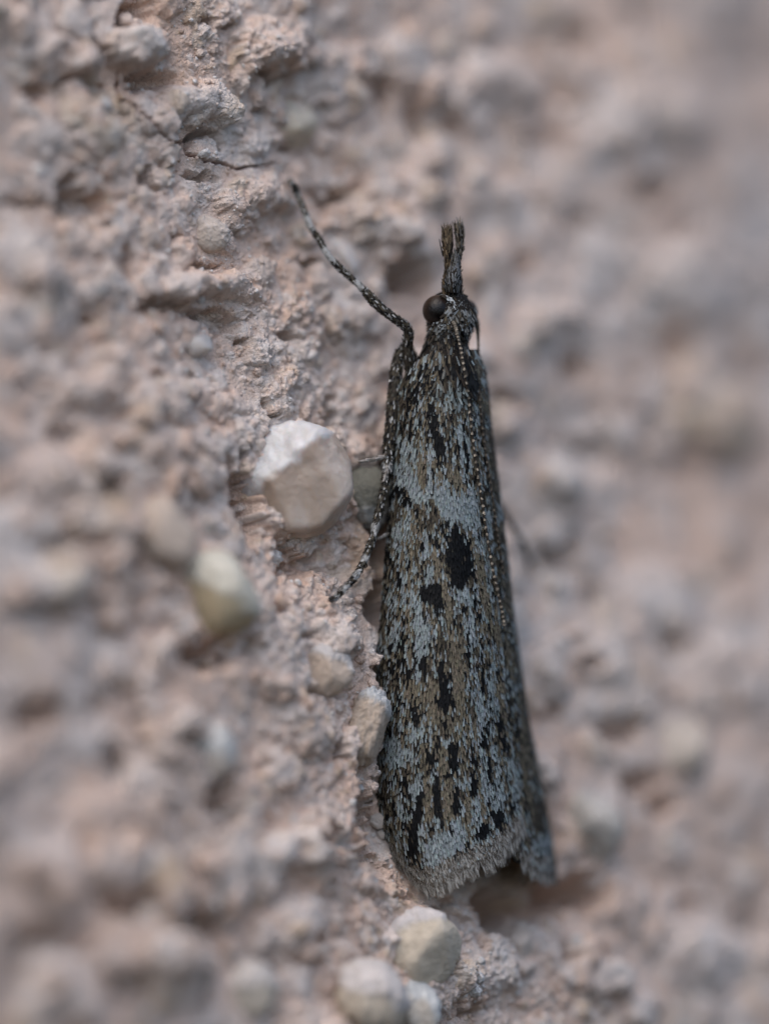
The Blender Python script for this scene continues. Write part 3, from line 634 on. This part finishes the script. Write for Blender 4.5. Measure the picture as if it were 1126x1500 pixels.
# ---- tubes: body, legs, antennae, palps
def spline(K, n):
    K = np.array(K, float); m = len(K)
    t = np.linspace(0, m - 1, n); i = np.clip(t.astype(int), 0, m - 2); f = (t - i)[:, None]
    p0 = K[np.clip(i - 1, 0, m - 1)]; p1 = K[i]; p2 = K[i + 1]; p3 = K[np.clip(i + 2, 0, m - 1)]
    return .5 * (2 * p1 + (p2 - p0) * f + (2 * p0 - 5 * p1 + 4 * p2 - p3) * f * f + (3 * p1 - p0 - 3 * p2 + p3) * f ** 3)
class Tube:
    def __init__(s, K, n=60, ell=1.0):
        """K: px, py, y, radius in px"""
        S = spline(K, n); s.n = n
        s.C = W(S[:, 0], S[:, 1], S[:, 2]); s.R = np.maximum(S[:, 3], .3) / PPM; s.ell = ell
        T = np.gradient(s.C, axis=0); s.T = nrm(T)
        ref = np.array([0, -1.0, 0.05]); s.A = nrm(np.cross(s.T, ref)); s.B = np.cross(s.A, s.T)
    def ev(s, t, ph):
        x = np.clip(t, 0, 1) * (s.n - 1); i = np.clip(x.astype(int), 0, s.n - 2); f = (x - i)[..., None]
        L_ = lambda a: a[i] * (1 - f) + a[i + 1] * f
        C = L_(s.C); A = nrm(L_(s.A)); B = nrm(L_(s.B)); R = s.R[i][..., None] * (1 - f) + s.R[i + 1][..., None] * f
        N_ = A * np.cos(ph)[..., None] + B * np.sin(ph)[..., None] * s.ell
        return C + N_ * R, nrm(N_), nrm(L_(s.T))
    def mesh(s, m=12, bump=0):
        V = []
        ph = np.linspace(0, 2 * math.pi, m, endpoint=False)
        for i in range(s.n):
            V.append(s.C[i] + s.R[i] * (s.A[i] * np.cos(ph)[:, None] + s.B[i] * np.sin(ph)[:, None] * s.ell))
        V = np.concatenate(V)
        return V, grid_faces(s.n, m, True)
def tube_scales(tb, n, L, Wd, colf, seed, rev=False, jit=.15, lift=.5, t0=0, t1=1, ph=None, shape='scale'):
    g = np.random.default_rng(seed)
    t = g.uniform(t0, t1, n); p = g.uniform(0, 2 * math.pi, n) if ph is None else g.uniform(ph[0], ph[1], n)
    P_, N_, T_ = tb.ev(t, p)
    if rev: T_ = -T_
    side = np.cross(N_, T_)
    T_ = T_ + side * g.normal(0, jit, (n, 1)); N_ = nrm(N_ + .12 * g.normal(size=N_.shape))
    C = colf(t, P_, g)
    return plates(P_, T_, N_, g.uniform(*L, n), g.uniform(*Wd, n), C, lift=lift, shape=shape)
def merge(*parts):
    V, F, C = [], [], []; o = 0
    for a, b, c in parts:
        V.append(a); F.append(b + o); C.append(c); o += len(a)
    return np.vstack(V), np.vstack(F), np.vstack(C)
def mixcol(g, n, cols, wts):
    i = g.choice(len(cols), n, p=np.array(wts) / sum(wts))
    return np.clip(np.array(cols)[i] * g.uniform(.7, 1.25, (n, 1)), .003, .8)
cWH, cTN, cBK, cBR = (.19, .215, .22), (.10, .083, .056), (.006, .006, .007), (.042, .034, .026)

# body: head, thorax and abdomen as one mesh
body_t = Tube([(664, 424, .30, 6), (663, 432, .32, 20), (661, 446, .36, 32), (661, 462, .40, 34), (659, 480, .42, 31), (656, 494, .42, 28), (654, 510, .42, 34), (653, 532, .44, 44), (652, 560, .50, 50), (651, 600, .62, 50),
               (652, 650, .80, 50), (655, 720, .95, 56), (660, 820, 1.05, 58), (668, 920, 1.1, 58), (674, 1020, 1.15, 52), (680, 1100, 1.2, 40), (683, 1150, 1.2, 18), (684, 1160, 1.2, 3)], 140)
V, F = body_t.mesh(28)
body = mesh_obj('body', ml(V), F, M_BODY, moth)
def head_col(t, P_, g):
    n = len(t); x, y = topx(P_)
    C = mixcol(g, n, [(.26, .28, .285), (.17, .17, .16), cTN, cBR, cBK], [2.0, 2.4, 1.3, 2.2, 1.0])
    dark = (y > 478) & (y < 500); C[dark] *= .6
    return C
def thor_col(t, P_, g):
    n = len(t); x, y = topx(P_)
    C = mixcol(g, n, [cWH, (.11, .11, .10), cTN, cBR, cBK], [.5, 1.3, 1.6, 2.6, 2.2])
    # pale patch of long scales down the middle, dark band left of it
    cx = 660 + (y - 560) * .14
    m = (np.abs(x - cx) < 22) & (y > 556) & (g.random(n) < .72); C[m] = np.array([.22, .255, .25]) * g.uniform(.6, 1.3, (m.sum(), 1))
    m = (np.abs(x - 630 - (y - 560) * .1) < 7) & (y > 570) & (g.random(n) < .8); C[m] = np.array([.012, .012, .012])
    m = (np.abs(x - 688) < 12) & (np.abs(y - 555) < 12); C[m] = np.array([.012, .012, .012])
    m = (y < 530) & (g.random(n) < .5); C[m] *= .55
    return C
mesh_obj('body_scale', *(lambda q: (ml(q[0]), q[1], M_SCALE, body, q[2]))(merge(
    tube_scales(body_t, 1700, (.09, .16), (.022, .040), head_col, 11, jit=.7, t0=.0, t1=.30, lift=.9),
    tube_scales(body_t, 2600, (.14, .24), (.030, .050), thor_col, 12, jit=.28, t0=.27, t1=.62, lift=.8),
    tube_scales(body_t, 700, (.2, .34), (.028, .045), thor_col, 13, jit=.3, t0=.42, t1=.60, lift=1.2, ph=(.2, 2.6)))), kind='stuff')

# eyes
def eye(px, py, y, r, label=None):
    V, F = ICO[4]
    C = W(np.array(float(px)), np.array(float(py)), np.array(float(y)))
    o = mesh_obj('eye', V * np.array([r, r * .95, r * 1.02]) / PPM, F, M_EYE, body, label=label)
    o.location = Vector(C) - Vector(MO)
    return o
eye(641, 455, .22, 22.5, 'dark brown round eye on the left side of the head')
eye(680, 458, .78, 20)
# pale ring of scales along the inner rim of the near eye
g = np.random.default_rng(71)
ang = g.uniform(-1.45, 1.35, 260)
ex, ey = 640 + 22.5 * np.cos(ang), 455 + 23.5 * np.sin(ang)
ex += g.uniform(-1, 5, 260)
P_ = W(ex, ey, .06 + g.uniform(-.05, .03, 260)); T_ = np.stack([-np.sin(ang) + g.normal(0, .4, 260), -.2 + 0 * ang, -np.cos(ang)], -1)
N_ = nrm(np.stack([.4 + 0 * ang, -1 + 0 * ang, .2 + 0 * ang], -1))
C = mixcol(g, 260, [(.40, .43, .44), (.12, .11, .10), cBR], [2.2, 1, 1.5])
V, F, CC = plates(P_, T_, N_, g.uniform(.05, .09, 260), g.uniform(.018, .03, 260), C, lift=.8)
mesh_obj('eye_rim', ml(V), F, M_SCALE, body, CC, kind='stuff')

# labial palps and proboscis scales forming the beak
def palp(K, seed, cols, wts, label=None):
    tb = Tube(K, 40); V, F = tb.mesh(10)
    o = mesh_obj('labial_palp', ml(V), F, M_BODY, body, label=label)
    cf = lambda t, P_, g: mixcol(g, len(t), cols, wts)
    q = merge(tube_scales(tb, 620, (.10, .17), (.018, .032), cf, seed, jit=.22, lift=.7),
              tube_scales(tb, 130, (.18, .30), (.014, .024), cf, seed + 1, jit=.16, lift=.6, t0=.72, t1=.98, shape='hair'))
    mesh_obj('palp_scale', ml(q[0]), q[1], M_SCALE, o, q[2], kind='stuff')
palp([(658, 436, .22, 8), (656, 418, .20, 6.5), (657, 398, .18, 3.8), (656, 375, .16, 4.8), (655, 356, .16, 6.2), (655, 345, .18, 4)], 21, [(.20, .155, .10), cBR, cBK, (.14, .10, .06)], [2, 2.5, .7, 3])
palp([(668, 434, .30, 8), (668, 416, .28, 6.5), (668, 395, .24, 3.2), (672, 370, .22, 3.6), (673, 352, .22, 4.6), (672, 339, .24, 3)], 23, [(.20, .19, .17), (.17, .14, .10), cBR, cBK], [1.8, 1.5, 2, .8])
palp([(662, 428, .12, 9), (663, 414, .10, 9), (665, 398, .12, 6), (666, 384, .16, 3)], 25, [(.24, .25, .26), (.12, .12, .11), cBR, cBK], [2.2, 1, 1.4, 1], 'pale grey scaled palp base')
# stray bristle
tb = Tube([(649, 376, .2, 1.1), (646, 364, .2, .9), (643, 350, .2, .5)], 10); V, F = tb.mesh(6)
mesh_obj('bristle', ml(V), F, M_BODY, body)

# antennae, with a row of pale scales on each segment
def antenna(K, seed, pale, label):
    tb = Tube(K, 160); seg = 0.5 + .5 * np.cos(np.arange(160) / 160 * 2 * math.pi * 52)
    tb.R = tb.R * (.85 + .25 * seg)
    V, F = tb.mesh(10)
    col = np.repeat((np.array([[.035, .028, .021]]) * (.6 + .9 * seg[:, None])), 10, 0)
    o = mesh_obj('antenna', ml(V), F, M_LEG, body, col, label=label)
    g = np.random.default_rng(seed)
    length = np.sum(np.linalg.norm(np.diff(tb.C, axis=0), axis=1)); nb = int(length / .105)
    t = np.repeat((np.arange(nb) + .5) / nb, 5) + g.normal(0, .0010, nb * 5); t = np.clip(t, 0.01, .99)
    for_ph = np.tile([1.3, 1.5, 1.7, 1.9, 2.9], nb) + g.normal(0, .06, nb * 5)
    P_, N_, T_ = tb.ev(t, for_ph)
    C = np.array(pale) * g.uniform(.6, 1.2, (nb * 5, 1)); C[4::5] *= .25; C *= np.repeat(g.uniform(.55, 1.2, (nb, 1)), 5, 0)
    V, F, CC = plates(P_, T_ + .2 * g.normal(size=T_.shape), N_, g.uniform(.036, .048, nb * 5), g.uniform(.020, .028, nb * 5), C, lift=.6)
    mesh_obj('antenna_scale', ml(V), F, M_SCALE, o, CC, kind='stuff')
an = [(662, 470), (667, 480), (670, 492), (675, 515), (680, 545), (686, 585), (690, 625), (695, 665), (701, 705), (707, 745), (713, 785), (720, 825), (727, 860), (734, 892), (738, 915)]
antenna([(x, y, (surf_y(min(x, float(xR(y)) - 6), y) - .09) if y > 560 else -.02 - (y - 470) * .002, 2.1 if y > 480 else 4) for x, y in an], 31, (.30, .26, .205), 'near antenna laid back along the ridge of the wings')
an2 = [(692, 462), (698, 474), (700, 500), (700, 540), (702, 580), (706, 625), (712, 670), (719, 715), (725, 760), (731, 800), (737, 840)]
antenna([(x, y, .62 if y < 560 else surf_y(min(x, float(xR(y)) - 4), y) - .05, 1.9 if y > 480 else 4) for x, y in an2], 32, (.11, .095, .075), 'far antenna running down beside the near one')

# ---- legs
def leg(K, seed, bands, n=2200, label=None, L=(.06, .10), Wd=(.022, .034), base=.25, nseg=110, clear=False):
    """bands: list of (t, whiteness) along the leg"""
    K = [(a, b, c, d * (.82 if i < 6 else .74)) for i, (a, b, c, d) in enumerate(K)]
    if clear: K = [(a, b, min(c, min(wall_y(a + e_, b + f_) for e_ in (-5, 0, 5) for f_ in (-4, 4)) - .05) if i > 5 else c, d) for i, (a, b, c, d) in enumerate(K)]
    tb = Tube(K, nseg); V, F = tb.mesh(12)
    bt = np.array([b[0] for b in bands]); bw = np.array([b[1] for b in bands])
    ts = np.linspace(0, 1, tb.n); wv = np.interp(ts, bt, bw)
    col = np.repeat(np.array([[.022, .018, .013]]) * (1 + 9 * wv[:, None]), 12, 0)
    o = mesh_obj('leg', ml(V), F, M_LEG, moth, col, label=label)
    def cf(t, P_, g):
        n_ = len(t); w_ = np.interp(t, bt, bw)
        C = mixcol(g, n_, [cTN, cBR, cBK, (.08, .075, .06)], [1.1, 2.5, 1.6, 1])
        m = g.random(n_) < w_ * 1.5; C[m] = np.array([.42, .42, .41]) * g.uniform(.7, 1.2, (m.sum(), 1))
        return C
    q = tube_scales(tb, n, L, Wd, cf, seed, jit=.16, lift=.5)
    mesh_obj('leg_scale', ml(q[0]), q[1], M_SCALE, o, q[2], kind='stuff')
    return o, tb
def bands(ts, base=.08, w_=.012):
    out = [(0, base)]
    for a, b, v in ts: out += [(a - w_, base), (a, v), (b, v), (b + w_, base)]
    out.append((1, base)); return sorted(out)
fy = wall_y(424, 262)
tipy = min(max(fy, .7), 1.6)
leg([(604, 560, .45, 10), (599, 530, .40, 9), (597, 505, .36, 8), (598, 488, .32, 7.5), (592, 477, .30, 7), (578, 467, .28, 6.5), (562, 455, .28, 8), (549, 443, .30, 8.5), (540, 433, .32, 6.5), (533, 425, .34, 4.5), (515, 408, .40, 5), (497, 392, .46, 4.8), (481, 374, .52, 4.2),
     (468, 352, .62, 4.6), (455, 332, .72, 4.2), (445, 308, .85, 4.4), (436, 285, tipy - .15, 4.0), (430, 272, tipy - .05, 3.4), (425, 264, tipy, 1.5)], 41,
    bands([(.50, .53, .8), (.645, .68, .75), (.765, .80, .7), (.875, .89, .4)], .10), 2600, 'raised banded foreleg reaching up to the left', clear=True)
ty = wall_y(487, 877); ty = float(np.clip(ty, -.35, .5))
o1, t1 = leg([(612, 540, .75, 9), (597, 512, .62, 9), (585, 520, .52, 9), (580, 545, .46, 10), (577, 580, .42, 11), (573, 620, .38, 11), (569, 655, .34, 10), (567, 680, .32, 8.5), (565, 700, .30, 6.5), (559, 730, .24, 5.6), (552, 760, .18, 5.4), (547, 785, .14, 5.6), (540, 805, .1, 5.4), (532, 825, .06, 5.2), (520, 845, (ty) * .5, 4.8), (507, 860, ty - .08, 4.2), (495, 872, ty - .03, 3.4), (488, 877, ty, 1.6)], 42,
    bands([(.40, .425, .55), (.60, .625, .75), (.725, .745, .8), (.80, .82, .7), (.87, .89, .6), (.93, .95, .5)], .10), 3200, 'middle leg hanging down left of the wings with a banded foot', clear=True)
# spurs on the legs
def spur(K, parent, label=None):
    tb = Tube(K, 14); V, F = tb.mesh(8)
    o = mesh_obj('spur', ml(V), F, M_LEG, parent, np.full((len(V), 3), .30) * np.array([1, .93, .86]), label=label)
    q = tube_scales(tb, 120, (.05, .08), (.014, .022), lambda t, P_, g: mixcol(g, len(t), [(.42, .39, .36), (.25, .22, .19)], [2, 1]), 5, jit=.15)
    mesh_obj('spur_scale', ml(q[0]), q[1], M_SCALE, o, q[2], kind='stuff')
spur([(568, 668, .28, 3.2), (555, 671, .22, 3.0), (541, 674, .20, 2.2), (529, 676, .20, .8)], o1, 'long white spur pointing left')
spur([(570, 676, .28, 2.4), (566, 690, .24, 2.2), (563, 702, .22, .8)], o1)
# hind leg mostly hidden under the wings, its spur showing
o2, t2 = leg([(600, 600, 1.1, 8), (590, 680, .85, 8), (585, 740, .70, 7), (583, 790, .62, 6), (582, 860, .60, 5), (590, 930, .75, 4), (600, 960, .9, 2)], 43, bands([(.5, .52, .5)], .1), 600, 'hind leg tucked under the left wing', nseg=50)
spur([(584, 778, .55, 3.0), (574, 780, .45, 2.6), (566, 783, .40, 2.0), (557, 788, .38, .8)], o2)
# far legs beyond the right wing
leg([(700, 700, 1.7, 6), (722, 725, 2.1, 5), (738, 752, 2.5, 4), (750, 772, 2.6, 3.6), (762, 790, 2.7, 3), (772, 812, 2.8, 3), (779, 832, wall_y(779, 832) - .05 if wall_y(779, 832) > 2 else 2.8, 2)], 44, bands([(.6, .66, .6)], .1), 700, 'far leg reaching out beyond the right wing', nseg=50)
leg([(690, 560, 1.2, 8), (700, 590, 1.6, 7), (712, 625, 1.9, 6), (716, 660, 2.2, 5), (716, 700, 2.5, 3)], 45, bands([(.6, .66, .6)], .1), 400, 'far leg hidden behind the thorax', nseg=40)
